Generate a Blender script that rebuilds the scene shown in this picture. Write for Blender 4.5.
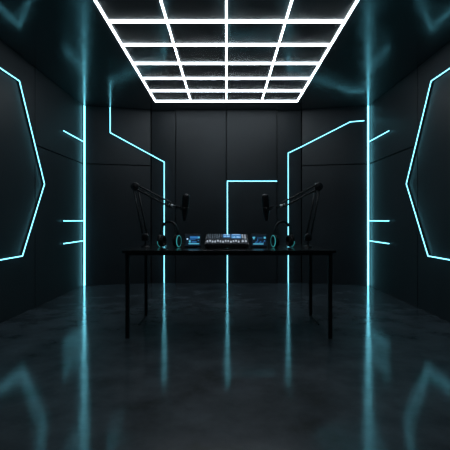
import bpy, bmesh, math, random
from mathutils import Vector, Matrix
random.seed(7)
for o in list(bpy.data.objects): bpy.data.objects.remove(o)
S = bpy.context.scene
COL = S.collection
R = math.radians

# ------------------------------------------------------------ camera, world, exposure
F, CX, CY, H = 410.0, 226.3, 220.0, 1.017
cam_d = bpy.data.cameras.new('camera'); cam = bpy.data.objects.new('camera', cam_d); COL.objects.link(cam)
cam.location = (0, 0, H); cam.rotation_euler = (R(90), 0, 0)
cam_d.sensor_width = 36; cam_d.lens = 36 * F / 450
cam_d.shift_x = -1.3 / 450; cam_d.shift_y = -5 / 450
cam_d.clip_start = 0.05
S.camera = cam
w = bpy.data.worlds.new('world'); S.world = w; w.use_nodes = True
w.node_tree.nodes['Background'].inputs[0].default_value = (0, 0, 0, 1)
w.node_tree.nodes['Background'].inputs[1].default_value = 0
S.view_settings.view_transform = 'Standard'; S.view_settings.look = 'None'
S.view_settings.gamma = 1; S.view_settings.use_curve_mapping = False
S.view_settings.exposure = 0.0
GRID_E, STRIP_E = 11.5, 5.2

# ------------------------------------------------------------ materials
def mat(name, col, rough=.5, metal=0, spec=.5, noise=None, bump=None, rvar=None, coat=None):
    m = bpy.data.materials.new(name); m.use_nodes = True
    nt = m.node_tree; b = nt.nodes['Principled BSDF']
    b.inputs['Base Color'].default_value = (*col, 1); b.inputs['Roughness'].default_value = rough
    b.inputs['Metallic'].default_value = metal; b.inputs['Specular IOR Level'].default_value = spec
    if coat:
        b.inputs['Coat Weight'].default_value = coat[0]; b.inputs['Coat Roughness'].default_value = coat[1]; b.inputs['Coat IOR'].default_value = 1.75
    tc = nt.nodes.new('ShaderNodeTexCoord')
    def nz(scale, detail=6, sc=(1, 1, 1)):
        mp = nt.nodes.new('ShaderNodeMapping'); mp.inputs['Scale'].default_value = sc
        nt.links.new(tc.outputs['Object'], mp.inputs[0])
        n = nt.nodes.new('ShaderNodeTexNoise'); n.inputs['Scale'].default_value = scale
        n.inputs['Detail'].default_value = detail; n.inputs['Roughness'].default_value = .6
        nt.links.new(mp.outputs[0], n.inputs['Vector']); return n
    def mr(n, a, c, lo=.3, hi=.7):
        r = nt.nodes.new('ShaderNodeMapRange')
        r.inputs['From Min'].default_value = lo; r.inputs['From Max'].default_value = hi
        r.inputs['To Min'].default_value = a; r.inputs['To Max'].default_value = c
        nt.links.new(n.outputs['Fac'], r.inputs['Value']); return r
    if noise:   # scale, dark factor, light factor
        n = nz(noise[0]); r = mr(n, noise[1], noise[2])
        mx = nt.nodes.new('ShaderNodeVectorMath'); mx.operation = 'SCALE'
        mx.inputs[0].default_value = col; nt.links.new(r.outputs[0], mx.inputs['Scale'])
        nt.links.new(mx.outputs[0], b.inputs['Base Color'])
    if rvar:
        n = nz(rvar[0]); r = mr(n, rvar[1], rvar[2]); nt.links.new(r.outputs[0], b.inputs['Coat Roughness' if coat else 'Roughness'])
    if bump:    # scale, strength, distance, anisotropic scale
        n = nz(bump[0], 4, bump[3] if len(bump) > 3 else (1, 1, 1))
        bp = nt.nodes.new('ShaderNodeBump'); bp.inputs['Strength'].default_value = bump[1]
        bp.inputs['Distance'].default_value = bump[2]
        nt.links.new(n.outputs['Fac'], bp.inputs['Height']); nt.links.new(bp.outputs[0], b.inputs['Normal'])
        if coat: nt.links.new(bp.outputs[0], b.inputs['Coat Normal'])
    return m

def emit(name, col, k):
    m = bpy.data.materials.new(name); m.use_nodes = True
    b = m.node_tree.nodes['Principled BSDF']
    b.inputs['Base Color'].default_value = (.012, .012, .014, 1); b.inputs['Roughness'].default_value = .5
    b.inputs['Emission Color'].default_value = (*col, 1); b.inputs['Emission Strength'].default_value = k
    return m

M = {
 'floor': mat('polished_dark_concrete', (.052, .060, .070), .5, 0, .3, (3.2, .35, 2.1), (34, .3, .002, (.6, 1.6, 1)), (2.2, .05, .12), (1.0, .1)),
 'ceiling': mat('dark_gloss_ceiling', (.010, .012, .014), .5, 0, .12, (1.7, .7, 1.4), (14, .2, .003), (2.5, .10, .24), (1.0, .1)),
 'wall': mat('dark_wall_panel', (.022, .0265, .031), .42, 0, .3, (1.1, .8, 1.25), (40, .04, .003)),
 'gap': mat('black_backing', (.006, .007, .008), .6),
 'cyan': emit('cyan_led', (.15, .60, .76), STRIP_E),
 'white': emit('white_led', (.82, .93, 1.0), GRID_E),
 'channel': mat('black_channel', (.012, .013, .014), .5),
 'table': mat('black_tabletop', (.010, .011, .012), .16, 0, .5, (6, .8, 1.3)),
 'steel': mat('black_powder_steel', (.006, .006, .007), .45),
 'plastic': mat('black_plastic', (.010, .010, .012), .42, 0, .5),
 'rubber': mat('soft_black_rubber', (.008, .008, .009), .75, 0, .3),
 'mesh': mat('black_metal_mesh', (.014, .014, .016), .4, .6, .5, (300, .4, 1.6), (500, .6, .002)),
 'glint': mat('highlight_steel', (.80, .82, .85), .45, .6),  # pale metal that paints the white highlight on the boom arms
 'panel': mat('grey_mixer_panel', (.035, .042, .055), .55, 0, .2, (30, .85, 1.15)),
 'cap': emit('glowing_cap', (.75, .86, 1.0), .55),  # emission added to make fader caps, pale knobs and some buttons brighter
 'knob': mat('grey_knob', (.42, .48, .56), .4),
 'scr_bg': emit('screen_navy', (.02, .10, .22), .07),
 'scr_blue': emit('screen_blue', (.05, .30, .8), .5),
 'scr_cyan': emit('screen_cyan', (.12, .62, .90), .7),
 'scr_pale': emit('screen_pale', (.45, .72, 1.0), 1.0),
 'ring': emit('headphone_ring_cyan', (.08, .75, .78), .42),
}

# ------------------------------------------------------------ mesh helpers
def box(bm, c, s, rot=None, bev=0, mi=0):
    r = bmesh.ops.create_cube(bm, size=1)
    vs = r['verts']
    mt = Matrix.Translation(c) @ (rot.to_4x4() if rot else Matrix()) @ Matrix.Diagonal((*s, 1))
    bmesh.ops.transform(bm, matrix=mt, verts=vs)
    fs = list({f for v in vs for f in v.link_faces})
    for f in fs: f.material_index = mi
    if bev:
        es = list({e for v in vs for e in v.link_edges})
        bmesh.ops.bevel(bm, geom=es, offset=bev, segments=2, affect='EDGES', profile=.5, material=-1)

def lathe(bm, prof, mt=Matrix(), n=28, mi=0):
    """closed profile of (radius, z); revolves about local z"""
    rings = []
    for r_, z in prof:
        if r_ < 1e-6: rings.append([bm.verts.new(mt @ Vector((0, 0, z)))])
        else: rings.append([bm.verts.new(mt @ Vector((r_ * math.cos(2*math.pi*i/n), r_ * math.sin(2*math.pi*i/n), z))) for i in range(n)])
    for a, b in zip(rings, rings[1:]):
        for i in range(n):
            j = (i + 1) % n
            if len(a) == 1 and len(b) == 1: continue
            if len(a) == 1: f = bm.faces.new((a[0], b[i], b[j]))
            elif len(b) == 1: f = bm.faces.new((a[i], b[0], a[j]))
            else: f = bm.faces.new((a[i], b[i], b[j], a[j]))
            f.material_index = mi; f.smooth = True

def align(d):
    d = Vector(d).normalized(); return d.to_track_quat('Z', 'Y').to_matrix().to_4x4()

def rod(bm, a, b, r, n=14, r2=None, mi=0):
    a, b = Vector(a), Vector(b); L = (b - a).length; r2 = r if r2 is None else r2
    c = min(r, r2) * .15
    lathe(bm, [(0, 0), (r - c, 0), (r, c), (r2, L - c), (r2 - c, L), (0, L)], Matrix.Translation(a) @ align(b - a), n, mi)

def sweep(bm, pts, nrm, prof, closed=False, smooth=False):
    """prof: (side, normal) closed loop; nrm: a normal per vertex"""
    n = len(pts); rings = []
    for i, p in enumerate(pts):
        p = Vector(p)
        tp = (p - Vector(pts[i-1])).normalized() if (i > 0 or closed) else None
        tn = (Vector(pts[(i+1) % n]) - p).normalized() if (i < n-1 or closed) else None
        t = tn if tp is None else tp if tn is None else (tp + tn).normalized()
        N = Vector(nrm[i]).normalized(); sd = t.cross(N).normalized(); N = sd.cross(t).normalized()
        k = 1 / max(.3, t.dot(tn if tn is not None else tp))
        rings.append([bm.verts.new(p + sd * a * k + N * b) for a, b in prof])
    m = len(prof)
    rng = range(n) if closed else range(n - 1)
    for i in rng:
        A, B = rings[i], rings[(i + 1) % n]
        for j in range(m):
            f = bm.faces.new((A[j], A[(j+1) % m], B[(j+1) % m], B[j])); f.smooth = smooth
    if not closed:
        bm.faces.new(rings[0][::-1]); bm.faces.new(rings[-1])

def circ(r, off=0, n=12): return [(r * math.cos(2*math.pi*i/n), off + r * math.sin(2*math.pi*i/n)) for i in range(n)]

def obj(name, bm, mats, parent=None, label=None):
    bmesh.ops.recalc_face_normals(bm, faces=bm.faces)
    me = bpy.data.meshes.new(name); bm.to_mesh(me); bm.free()
    for m in (mats if isinstance(mats, (list, tuple)) else [mats]): me.materials.append(m)
    o = bpy.data.objects.new(name, me); COL.objects.link(o)
    if parent: o.parent = parent
    if label: o['label'] = label
    return o
def B(): return bmesh.new()
def thing(name, label, cat, loc=(0, 0, 0), rotz=0, group=None):
    o = bpy.data.objects.new(name, None); COL.objects.link(o); o.empty_display_size = .1
    o.location = loc; o.rotation_euler = (0, 0, rotz); o['label'] = label; o['category'] = cat
    if group: o['group'] = group
    return o
def struct(name, bm, m, label=None):
    o = obj(name, bm, m); o['kind'] = 'structure'
    if label: o['label'] = label
    return o

# ------------------------------------------------------------ the room
WX, YC, YB, XB, ZC, Y0 = 2.22, 6.37, 6.60, 1.215, 2.787, -1.6     # side wall, corner, back wall, angle edge, ceiling, rear
SEAM = 1.89
bm = B(); box(bm, (0, 2.6, -.06), (5.4, 9.2, .12)); struct('floor', bm, M['floor'], 'dark polished concrete floor mirroring the light strips')
bm = B(); box(bm, (0, 2.6, ZC + .06), (5.4, 9.2, .12)); struct('ceiling', bm, M['ceiling'], 'dark glossy ceiling')

def wall(name, a, b, rects, label, depth=.02, ext=.0):
    """a->b plan line of the inner face, room on the left hand; rects: (s0,s1,z0,z1,recess) slabs"""
    a, b = Vector((*a, 0)), Vector((*b, 0)); d = (b - a).normalized(); out = Vector((d.y, -d.x, 0))
    rot = Matrix((d, out, Vector((0, 0, 1)))).transposed()
    L = (b - a).length; bm = B()
    c = a + d * (L / 2) + out * (.05 + .045); box(bm, (c.x, c.y, ZC / 2), (L + ext, .09, ZC), rot, 0, 1)
    g = .007
    for s0, s1, z0, z1, rc in rects:
        c = a + d * ((s0 + s1) / 2) + out * ((rc + .05) / 2)
        b0, b1 = (z0 + g if z0 > 0 else z0), (z1 - g if z1 < ZC else z1)
        box(bm, (c.x, c.y, (b0 + b1) / 2), (s1 - s0 - 2*g, .05 - rc, b1 - b0), rot, .003, 0)
    return struct(name, bm, [M['wall'], M['gap']], label)

# right hand side seen from above is outward: go clockwise? left wall runs towards the camera
LL = YC - Y0
wall('wall_left', (-WX, YC), (-WX, Y0), [(0, YC-4.76, 0, SEAM, 0), (0, YC-4.76, SEAM, ZC, 0), (YC-4.76, YC-2.4, 0, ZC, 0), (YC-2.4, YC, 0, ZC, 0), (YC, LL, 0, ZC, 0)], 'dark panelled left wall')
wall('wall_right', (WX, Y0), (WX, YC), [(LL-YC+4.76, LL, 0, SEAM, 0), (LL-YC+4.76, LL, SEAM, ZC, 0), (LL-YC+2.4, LL-YC+4.76, 0, ZC, 0), (-Y0, LL-YC+2.4, 0, ZC, 0), (0, -Y0, 0, ZC, 0)], 'dark panelled right wall')
wall('wall_rear', (-WX, Y0), (WX, Y0), [(0, WX, 0, ZC, 0), (WX, 2*WX, 0, ZC, 0)], 'dark wall behind the viewer')
AL = math.hypot(WX - XB, YB - YC)
wall('wall_back_left', (-XB, YB), (-WX, YC), [(0, AL, 0, SEAM, 0), (0, AL, SEAM, ZC, 0)], 'dark angled wall section in the left back corner')
wall('wall_back_right', (WX, YC), (XB, YB), [(0, AL, 0, SEAM, 0), (0, AL, SEAM, ZC, 0)], 'dark angled wall section in the right back corner')
q = .815
wall('wall_back', (XB, YB), (-XB, YB), [(0, XB-q, 0, ZC, .03), (XB-q, XB, 0, ZC, 0), (XB, XB+q, 0, ZC, 0), (XB+q, 2*XB, 0, ZC, .03)], 'dark panelled back wall with two tall centre panels')

# ------------------------------------------------------------ ceiling light grid
gz = ZC - .007      # centre height of the glowing tubes
GY1, DY, NR, GXH, DX = 6.10, .490, 9, 1.054, .527
g = thing('ceiling_light_grid', 'white glowing grid of light tubes across the dark ceiling', 'ceiling light', (0, (GY1 + GY1 - (NR-1)*DY)/2, ZC))
gc = g.location.y; T = .0135; TZ = .014
yA, yB = GY1 - gc, GY1 - (NR-1)*DY - gc
xs = [-GXH + i*DX for i in range(5)]; ys = [GY1 - j*DY - gc for j in range(NR)]
for x in xs:
    bm = B(); box(bm, (x, (yA+yB)/2, gz - ZC), (T, yA - yB + T, TZ), None, .003); obj('light_tube', bm, M['white'], g)
for y in ys:
    bm = B()
    for i in range(4): box(bm, ((xs[i]+xs[i+1])/2, y, gz - ZC), (DX - T, T, TZ), None, .003)
    obj('cross_tube', bm, M['white'], g)

# ------------------------------------------------------------ cyan light strips on the walls
def strip(name, label, pts, nrm, r=.013, group=None, off=.026, closed=False):
    base = Vector(pts[0]); base.z = min(p[2] for p in pts)
    t = thing(name, label, 'light strip', base, 0, group)
    P = [Vector(p) - base for p in pts]
    bm = B(); sweep(bm, P, nrm, circ(r, off), closed, True); obj('light_tube', bm, M['cyan'], t)
    bm = B(); w_ = r * .8; sweep(bm, P, nrm, [(-w_, .0005), (w_, .0005), (w_, off - r*.6), (-w_, off - r*.6)], closed); obj('mounting_channel', bm, M['channel'], t)
    return t
def on_side(px, py, sgn):            # a point of a side wall seen at that place of the photo
    D = F * (WX - .03) / abs(px - CX); return (sgn * WX, D, H - (py - CY) * D / F)
def on_angle(px, py, sgn):
    k = abs(px - CX) / F             # x = k*y ; wall: x = XB + (YB - y) * m
    m = (WX - XB) / (YB - YC); y = (XB + YB * m) / (k + m) - .01
    return (sgn * k * y, y, H - (py - CY) * y / F)
def on_back(px, py, rc=0):
    y = YB + rc; D = y - .026; return ((px - CX) * D / F, y, H - (py - CY) * D / F)
an = Vector((YB - YC, WX - XB, 0)).normalized()
NL = (an.x, -an.y, 0); NR_ = (-an.x, -an.y, 0); NB = (0, -1, 0)
# corner columns, floor to ceiling
for s, side in ((-1, 'left'), (1, 'right')):
    n = Vector((-s, -1, 0)).normalized()
    strip('corner_light_strip', 'tall vertical cyan light strip running floor to ceiling in the %s corner' % side,
          [(s*(WX - .004), YC - .004, .004), (s*(WX - .004), YC - .004, ZC - .004)], [n, n], .0125, 'floor to ceiling corner light strips', .028)
# polygons on the side walls
for s, side in ((-1, 'left'), (1, 'right')):
    q1, q2, q3 = ((20, 81), (45, 184), (23, 256)) if s < 0 else ((430.6, 81), (405.8, 184), (427.5, 256))
    a, b, c = on_side(*q1, s), on_side(*q2, s), on_side(*q3, s)
    mid = 3.1
    pts = [a, b, c] + [(p[0], 2*mid - p[1], p[2]) for p in (c, b, a)]
    strip('hexagon_light_strip', 'large cyan hexagon outline of light on the %s wall' % side, pts, [(-s, 0, 0)]*6, .0048, 'hexagon light strips', .024, True)
    # short bars beside the corner column
    e = .05
    for (z, nm) in ((2.222, 'highest of the three short cyan light bars on the %s wall'),
                    (1.005, 'middle of the three short cyan light bars on the %s wall, level with the microphones'),
                    (.697, 'lowest of the three short cyan light bars on the %s wall')):
        lab = (nm % side).replace(', level with the microphones', '')
        strip('short_light_bar', lab, [(s*WX, 5.54, z), (s*WX, YC - e, z)], [(-s, 0, 0)]*2, .0056, 'short light bars next to the corner strips', .022)
# zigzag strips
e1 = on_angle(150.5, 154.8, -1)
a0 = on_angle(110.3, 133, -1)
pts = [(a0[0], a0[1], ZC - .004), a0, e1, on_back(164.2, 162, .03)]
pts.append((pts[-1][0], pts[-1][1], .004))
pts[2] = (-XB - .004, YB, e1[2])
strip('bent_light_strip', 'cyan light strip dropping from the ceiling, slanting right, then running down behind left headphones', pts, [NL, NL, (NL[0]/2, NL[1], 0), NB, NB], .0056)
b0 = on_back(288.3, 153, .03)
k1 = on_angle(350, 122.3, 1); k2 = on_angle(367.5, 121, 1)
tt = (301.2 - 288.3) / (350 - 288.3); yy = 153 + (122.3 - 153) * tt
ee = on_angle(301.5, yy, 1)
k2 = (WX - .075, YC + .006 + .0092, k1[2] + .01)
pts = [(b0[0], b0[1], .004), b0, (XB + .004, YB, ee[2]), k1, k2]
strip('bent_light_strip', 'cyan light strip rising behind right headphones, then slanting up to the right corner column', pts, [NB, NB, (NR_[0]/2, NR_[1], 0), NR_, NR_], .0056)
c0 = on_back(277, 181.2); c1 = on_back(227.4, 181.2)
strip('angled_light_strip', 'cyan light strip in an upside-down L shape on the centre of the back wall', [c0, c1, (c1[0], c1[1], .004)], [NB]*3, .0058)

# ------------------------------------------------------------ desk
TH, TXC, TY0, TY1, THW = .76, .022, 3.46, 4.42, .908
tyc = (TY0 + TY1) / 2
t = thing('desk', 'long black desk with thin square legs in the middle of the room', 'desk', (TXC, tyc, 0))
bm = B(); box(bm, (0, 0, TH - .011), (2*THW, TY1 - TY0, .022), None, .003); obj('desktop', bm, M['table'], t)
bm = B(); hx, y0, y1 = .872, 3.53 - tyc, 4.35 - tyc
for y in (y0, y1): box(bm, (0, y, TH - .034), (2*hx, .026, .022))
for s in (-1, 1): box(bm, (s*hx, 0, TH - .034), (.026, y1 - y0, .022))
obj('desk_frame', bm, M['steel'], t)
for s in (-1, 1):
    for y in (y0, y1):
        bm = B(); box(bm, (s*hx, y, (TH - .022)/2), (.032, .032, TH - .022), None, .002); obj('leg', bm, M['steel'], t)
    bm = B(); box(bm, (s*hx, y1 - .20, .006), (.012, .37, .012), None, .002); obj('foot_bar', bm, M['steel'], t)

# ------------------------------------------------------------ boom arms and microphones
def boom(s, side):
    loc = Vector((s*.775 + .004, 3.90, TH))
    t = thing('boom_arm', 'black folding microphone boom arm clamped to the %s end of the desk' % side, 'microphone arm', loc, 0, 'microphone boom arms')
    P = lambda x, y, z: Vector((s*x + .004, y, z)) - loc
    base = P(.775, 3.90, .852); elbow = P(.882, 3.95, 1.340); tip = P(.505, 3.80, 1.150)
    bm = B(); lathe(bm, [(0, 0), (.040, 0), (.040, .006), (.034, .010), (.016, .012), (.014, .018), (0, .018)]); obj('foot_plate', bm, M['plastic'], t)
    bm = B(); rod(bm, (0, 0, .015), (0, 0, .075), .0085); obj('post', bm, M['steel'], t)
    bm = B(); box(bm, (0, 0, .084), (.066, .040, .050), None, .006)
    rod(bm, (0, -.028, .100), (0, .028, .100), .030); rod(bm, (0, 0, .06), (0, 0, .075), .022); obj('base_joint', bm, M['plastic'], t)
    def seg(a, b, nm, nm2):
        d = (b - a).normalized(); nn = d.cross(Vector((0, 1, 0))).normalized() * .020
        A, C = a + d*.02, b - d*.02
        bm = B()
        rod(bm, A + nn, C + nn, .0085); rod(bm, A - nn, C - nn, .0085)
        for p in (A, C): rod(bm, p - nn*1.25, p + nn*1.25, .013)
        o = obj(nm, bm, M['steel'], t)
        # tension spring lying between the rods
        bm = B(); L = (C - A).length; u = nn.normalized(); v = d.cross(u).normalized(); pts = []
        n = 150
        for i in range(n + 1):
            f = i / n; ang = f * 2*math.pi*19
            pts.append(A + d*(L*(.12 + .5*f)) + (u*math.cos(ang) + v*math.sin(ang))*.0062)
        sweep(bm, pts, [((p - A) - d*((p - A).dot(d))) for p in pts], circ(.0012, 0, 5), False, True)
        rod(bm, A, A + d*(L*.13), .0022, 8); rod(bm, A + d*(L*.61), C, .0022, 8)
        obj('spring', bm, M['steel'], o)
        return o
    seg(base + Vector((0, 0, .004)), elbow, 'lower_arm', 's'); seg(elbow, tip, 'upper_arm', 's')
    bm = B(); lathe(bm, [(0, -.024), (.032, -.024), (.040, -.018), (.040, .018), (.032, .024), (0, .022)], Matrix.Translation(elbow) @ Matrix.Rotation(R(90), 4, 'X'))
    box(bm, elbow + Vector((s*-.014, 0, .012)), (.040, .03, .034), Matrix.Rotation(s*R(25), 3, 'Y'), .006)
    o = obj('elbow_joint', bm, M['plastic'], t)
    bm = B(); rod(bm, elbow + Vector((0, -.022, 0)), elbow + Vector((0, -.034, 0)), .013, 12); obj('tightening_knob', bm, M['rubber'], o)
    bm = B(); d = (tip - elbow).normalized(); rod(bm, tip - d*.035, tip + d*.012, .0125, 14); obj('highlight_sleeve', bm, M['glint'], t, 'pale sleeve standing in for a highlight')  # sleeve added to hold the white highlight near the arm tip
    bm = B(); rod(bm, tip + d*.006, P(.462, 3.775, 1.138), .008); rod(bm, P(.462, 3.775, 1.152), P(.462, 3.775, 1.122), .010); obj('swivel', bm, M['plastic'], t)
    return t
def microphone(s, side):
    loc = Vector((s*.375 - .008, 3.75, 1.010))
    t = thing('microphone', 'black studio microphone hanging from the boom arm on the %s' % side, 'microphone', loc, 0, 'studio microphones')
    tilt = Matrix.Rotation(s*R(-3), 4, 'Y')
    bm = B(); lathe(bm, [(0, 0), (.012, 0), (.016, .005), (.020, .04), (.027, .06), (.031, .10), (.031, .118), (0, .118)], tilt, 32); obj('body', bm, M['plastic'], t)
    bm = B(); lathe(bm, [(0, .118), (.0335, .118), (.0345, .13), (.0345, .215), (.031, .232), (.022, .243), (0, .247)], tilt, 32); gr = obj('grille', bm, M['mesh'], t)
    bm = B(); lathe(bm, [(.0330, .116), (.0358, .116), (.0358, .124), (.0330, .124), (.0330, .116)], tilt, 32); obj('collar_ring', bm, M['steel'], gr)
    # yoke around the body, reaching out to the swivel
    bm = B(); rod(bm, (s*.030, 0, .126), (s*.066, .018, .130), .008)
    for k in (-1, 1): rod(bm, (0, k*.033, .106), (0, k*.046, .106), .011, 12)
    pts = [Vector((.046*math.sin(a), .046*math.cos(a), .106)) * 1 for a in [math.pi*i/10 for i in range(11)]]
    pts = [Vector((s*p.x, p.y, p.z)) for p in pts]
    sweep(bm, pts, [(0, 0, 1)]*11, [(-.003, -.007), (.003, -.007), (.003, .007), (-.003, .007)])
    obj('yoke', bm, M['steel'], t)
for s, side in ((-1, 'left'), (1, 'right')): boom(s, side); microphone(s, side)

# ------------------------------------------------------------ headphones
def headphones(loc, rz, label):
    t = thing('headphones', label, 'headphones', loc, rz, 'headphones standing on the desk')
    hw, rc, zc = .086, .056, .058
    # head band
    n = 28; arc = [(math.pi * i / n) for i in range(n + 1)]
    top = [Vector((hw*1.0*math.cos(a), 0, .148 + .096*math.sin(a))) for a in arc]
    nr = [Vector((math.cos(a), 0, math.sin(a))) for a in arc]
    bm = B(); sweep(bm, top, nr, [(-.014, -.002), (.014, -.002), (.014, .003), (-.014, .003)]); obj('headband', bm, M['plastic'], t)
    bm = B(); sub = slice(5, n - 4)
    sweep(bm, top[sub], nr[sub], [(-.013, -.013), (.013, -.013), (.015, -.007), (.013, -.002), (-.013, -.002), (-.015, -.007)]); obj('head_cushion', bm, M['rubber'], t)
    for s in (-1, 1):
        mt = Matrix.Translation((s*hw, 0, zc)) @ Matrix.Rotation(s*R(90), 4, 'Y')   # local z points outward
        bm = B(); lathe(bm, [(0, -.012), (.050, -.012), (.054, -.006), (.054, .006), (.048, .014), (.036, .019), (.032, .016), (0, .016)], mt, 36); cup = obj('ear_cup', bm, M['plastic'], t)
        bm = B(); lathe(bm, [(.028, -.012), (.052, -.012), (.056, -.020), (.052, -.032), (.042, -.036), (.030, -.030), (.028, -.012)], mt, 36); obj('ear_pad', bm, M['rubber'], cup)
        bm = B(); lathe(bm, [(.050, .0125), (.0545, .0085), (.0555, .0105), (.0515, .0145), (.050, .0125)], mt, 36); obj('glowing_ring', bm, M['ring'], cup, 'cyan glowing ring')
        # fork
        bm = B(); fk = [Vector((s*(hw + .004), .060*math.cos(a), zc + .060*math.sin(a))) for a in [math.pi*i/16 for i in range(17)]]
        sweep(bm, fk, [(s, 0, 0)]*17, [(-.003, -.005), (.003, -.005), (.003, .005), (-.003, .005)])
        rod(bm, (s*(hw + .001), 0, zc + .058), (s*hw, 0, .160), .006, 10)
        for k in (-1, 1): rod(bm, (s*(hw + .002), k*.063, zc), (s*(hw + .002), k*.052, zc), .005, 10)
        obj('fork', bm, M['steel'], t)
headphones((-.536, 3.86, TH + .002), R(-17), 'black headphones with cyan glowing rings standing near the left microphone arm')
headphones((.530, 3.86, TH + .002), R(17), 'black headphones with cyan glowing rings standing near the right microphone arm')

# ------------------------------------------------------------ mixing console
t = thing('mixing_console', 'grey mixing console with rows of faders and small lit screens', 'audio mixer', (.004, 3.86, TH))
W_, D_, hf, hb = .202, .125, .035, .118
bm = B()
pr = [(-D_, .008), (D_, .008), (D_, hb), (-D_, hf)]
A = [bm.verts.new((-W_, y, z)) for y, z in pr]; C = [bm.verts.new((W_, y, z)) for y, z in pr]
bm.faces.new(A); bm.faces.new(C[::-1])
for i in range(4): bm.faces.new((A[i], C[i], C[(i+1) % 4], A[(i+1) % 4]))
bmesh.ops.bevel(bm, geom=bm.edges[:], offset=.004, segments=2, affect='EDGES')
obj('housing', bm, M['plastic'], t)
for x in (-1, 1):
    for y in (-1, 1):
        bm = B(); lathe(bm, [(0, 0), (.012, 0), (.012, .010), (0, .010)], Matrix.Translation((x*.17, y*.095, 0)), 16); obj('rubber_foot', bm, M['rubber'], t)
th = math.atan2(hb - hf, 2*D_); LS = math.hypot(hb - hf, 2*D_)
SL = Matrix.Translation((0, -D_, hf)) @ Matrix.Rotation(th, 4, 'X')     # local: x across, y up the slope (0..LS), z out
rotS = Matrix.Rotation(th, 3, 'X')
def onp(x, y, z): return SL @ Vector((x, y, z))
bm = B(); box(bm, onp(0, LS/2, .002), (2*W_ - .016, LS - .016, .006), rotS, .0015); obj('control_panel', bm, M['panel'], t, 'grey control panel')
nch = 13
for i in range(nch):
    x = -.178 + i * .0240
    bm = B(); box(bm, onp(x, .066, .0052), (.003, .088, .001), rotS); sl = obj('fader_slot', bm, M['gap'], t)
    y = .040 + (.012 * math.sin(i * 1.9) + .010)
    bm = B(); box(bm, onp(x, y, .011), (.0135, .020, .012), rotS, .002); box(bm, onp(x, y, .0175), (.0135, .003, .002), rotS); obj('fader_cap', bm, M['cap'], t, 'pale fader cap')
for r_ in range(4):
    for i in range(7 if r_ else 6):
        x = -.178 + i * .0215; y = .138 + r_ * .030
        bm = B(); lathe(bm, [(0, 0), (.0072, 0), (.0060, .011), (0, .012)], SL @ Matrix.Translation((x, y, .004)), 12); obj('knob', bm, M['knob'], t)
for (x0, x1, y0_, y1_, seed) in ((-.036, .034, .160, .244, 1), (.044, .136, .140, .246, 2)):
    bm = B(); cx, cy = (x0+x1)/2, (y0_+y1_)/2
    box(bm, onp(cx, cy, .0060), (x1-x0, y1_-y0_, .004), rotS, 0, 0)
    rr = random.Random(seed)
    nb = 9
    for i in range(nb):
        x = x0 + .008 + i*(x1-x0-.016)/(nb-1); hgt = rr.uniform(.012, .040)
        box(bm, onp(x, y0_ + .010 + hgt/2, .0084), ((x1-x0)/nb*.6, hgt, .001), rotS, 0, 1 + rr.randrange(2))
    box(bm, onp(cx, y1_ - .010, .0084), ((x1-x0)*.8, .008, .001), rotS, 0, 2)
    obj('screen', bm, [M['scr_blue'], M['scr_cyan'], M['scr_pale']], t, 'lit blue screen')
for i in range(4):
    for j in range(2):
        bm = B(); box(bm, onp(.150 + j*.024, .145 + i*.026, .0075), (.015, .014, .006), rotS, .001); obj('button', bm, M['cap' if (i+j) % 2 else 'knob'], t)
for j in range(2):
    bm = B(); lathe(bm, [(0, 0), (.010, 0), (.009, .012), (0, .013)], SL @ Matrix.Translation((.148 + j*.028, .055, .004)), 16); obj('knob', bm, M['cap'], t, 'pale knob')
    bm = B(); lathe(bm, [(0, 0), (.008, 0), (.007, .010), (0, .011)], SL @ Matrix.Translation((.148 + j*.028, .100, .004)), 16); obj('knob', bm, M['knob'], t)

# ------------------------------------------------------------ small touch displays
def display(loc, rz, label, mir, kind):
    t = thing('desk_display', label, 'display', loc, rz, 'small displays beside the mixing console')
    w, h, tl = .158, .126, R(16)
    mt = Matrix.Translation((0, -.012, .006)) @ Matrix.Rotation(-tl, 4, 'X'); rt = Matrix.Rotation(-tl, 3, 'X')
    P = lambda x, y, z: mt @ Vector((x*mir, y, z))     # x across, z up the face, -y out
    bm = B(); box(bm, P(0, .008, h/2), (w, .016, h), rt, .004); obj('casing', bm, M['plastic'], t)
    bm = B(); box(bm, P(0, -.0005, h/2), (w - .020, .002, h - .018), rt, 0, 0)
    def e(x, z, a, b, mi): box(bm, P(x, -.0020, z*1.2 + .006), (a, .001, b), rt, 0, mi)
    if kind == 0:
        e(-.052, .058, .013, .013, 3); e(.012, .070, .080, .022, 1); e(-.030, .038, .016, .020, 2); e(.010, .034, .046, .010, 1)
        e(.008, .020, .100, .010, 2); e(.055, .070, .018, .016, 2); e(.050, .046, .012, .008, 1); e(-.006, .052, .060, .005, 1)
    else:
        e(-.050, .070, .024, .012, 2); e(-.050, .060, .012, .012, 2); e(.052, .068, .018, .018, 2); e(.004, .066, .050, .003, 1)
        e(-.014, .050, .006, .020, 1); e(.050, .042, .012, .010, 1)
        for i in range(7): e(-.034 + i*.012, .030 + .004*math.sin(i*2.1), .008, .010 + .008*math.sin(i*2.1), 1)
        e(-.008, .018, .096, .009, 2)
    obj('screen', bm, [M['scr_bg'], M['scr_blue'], M['scr_cyan'], M['scr_pale']], t, 'lit screen with blue graphics')
    bm = B(); box(bm, (0, .035, .004), (w*.6, .075, .008), None, .003); box(bm, (0, .040, .030), (.05, .012, .058), Matrix.Rotation(R(12), 3, 'X'), .003); obj('stand', bm, M['plastic'], t)
display((-.312, 3.84, TH), R(4), 'small blue screen between the left headphones and the mixing console', 1, 0)
display((.308, 3.84, TH), R(-4), 'small blue screen between the mixing console and the right headphones', 1, 1)
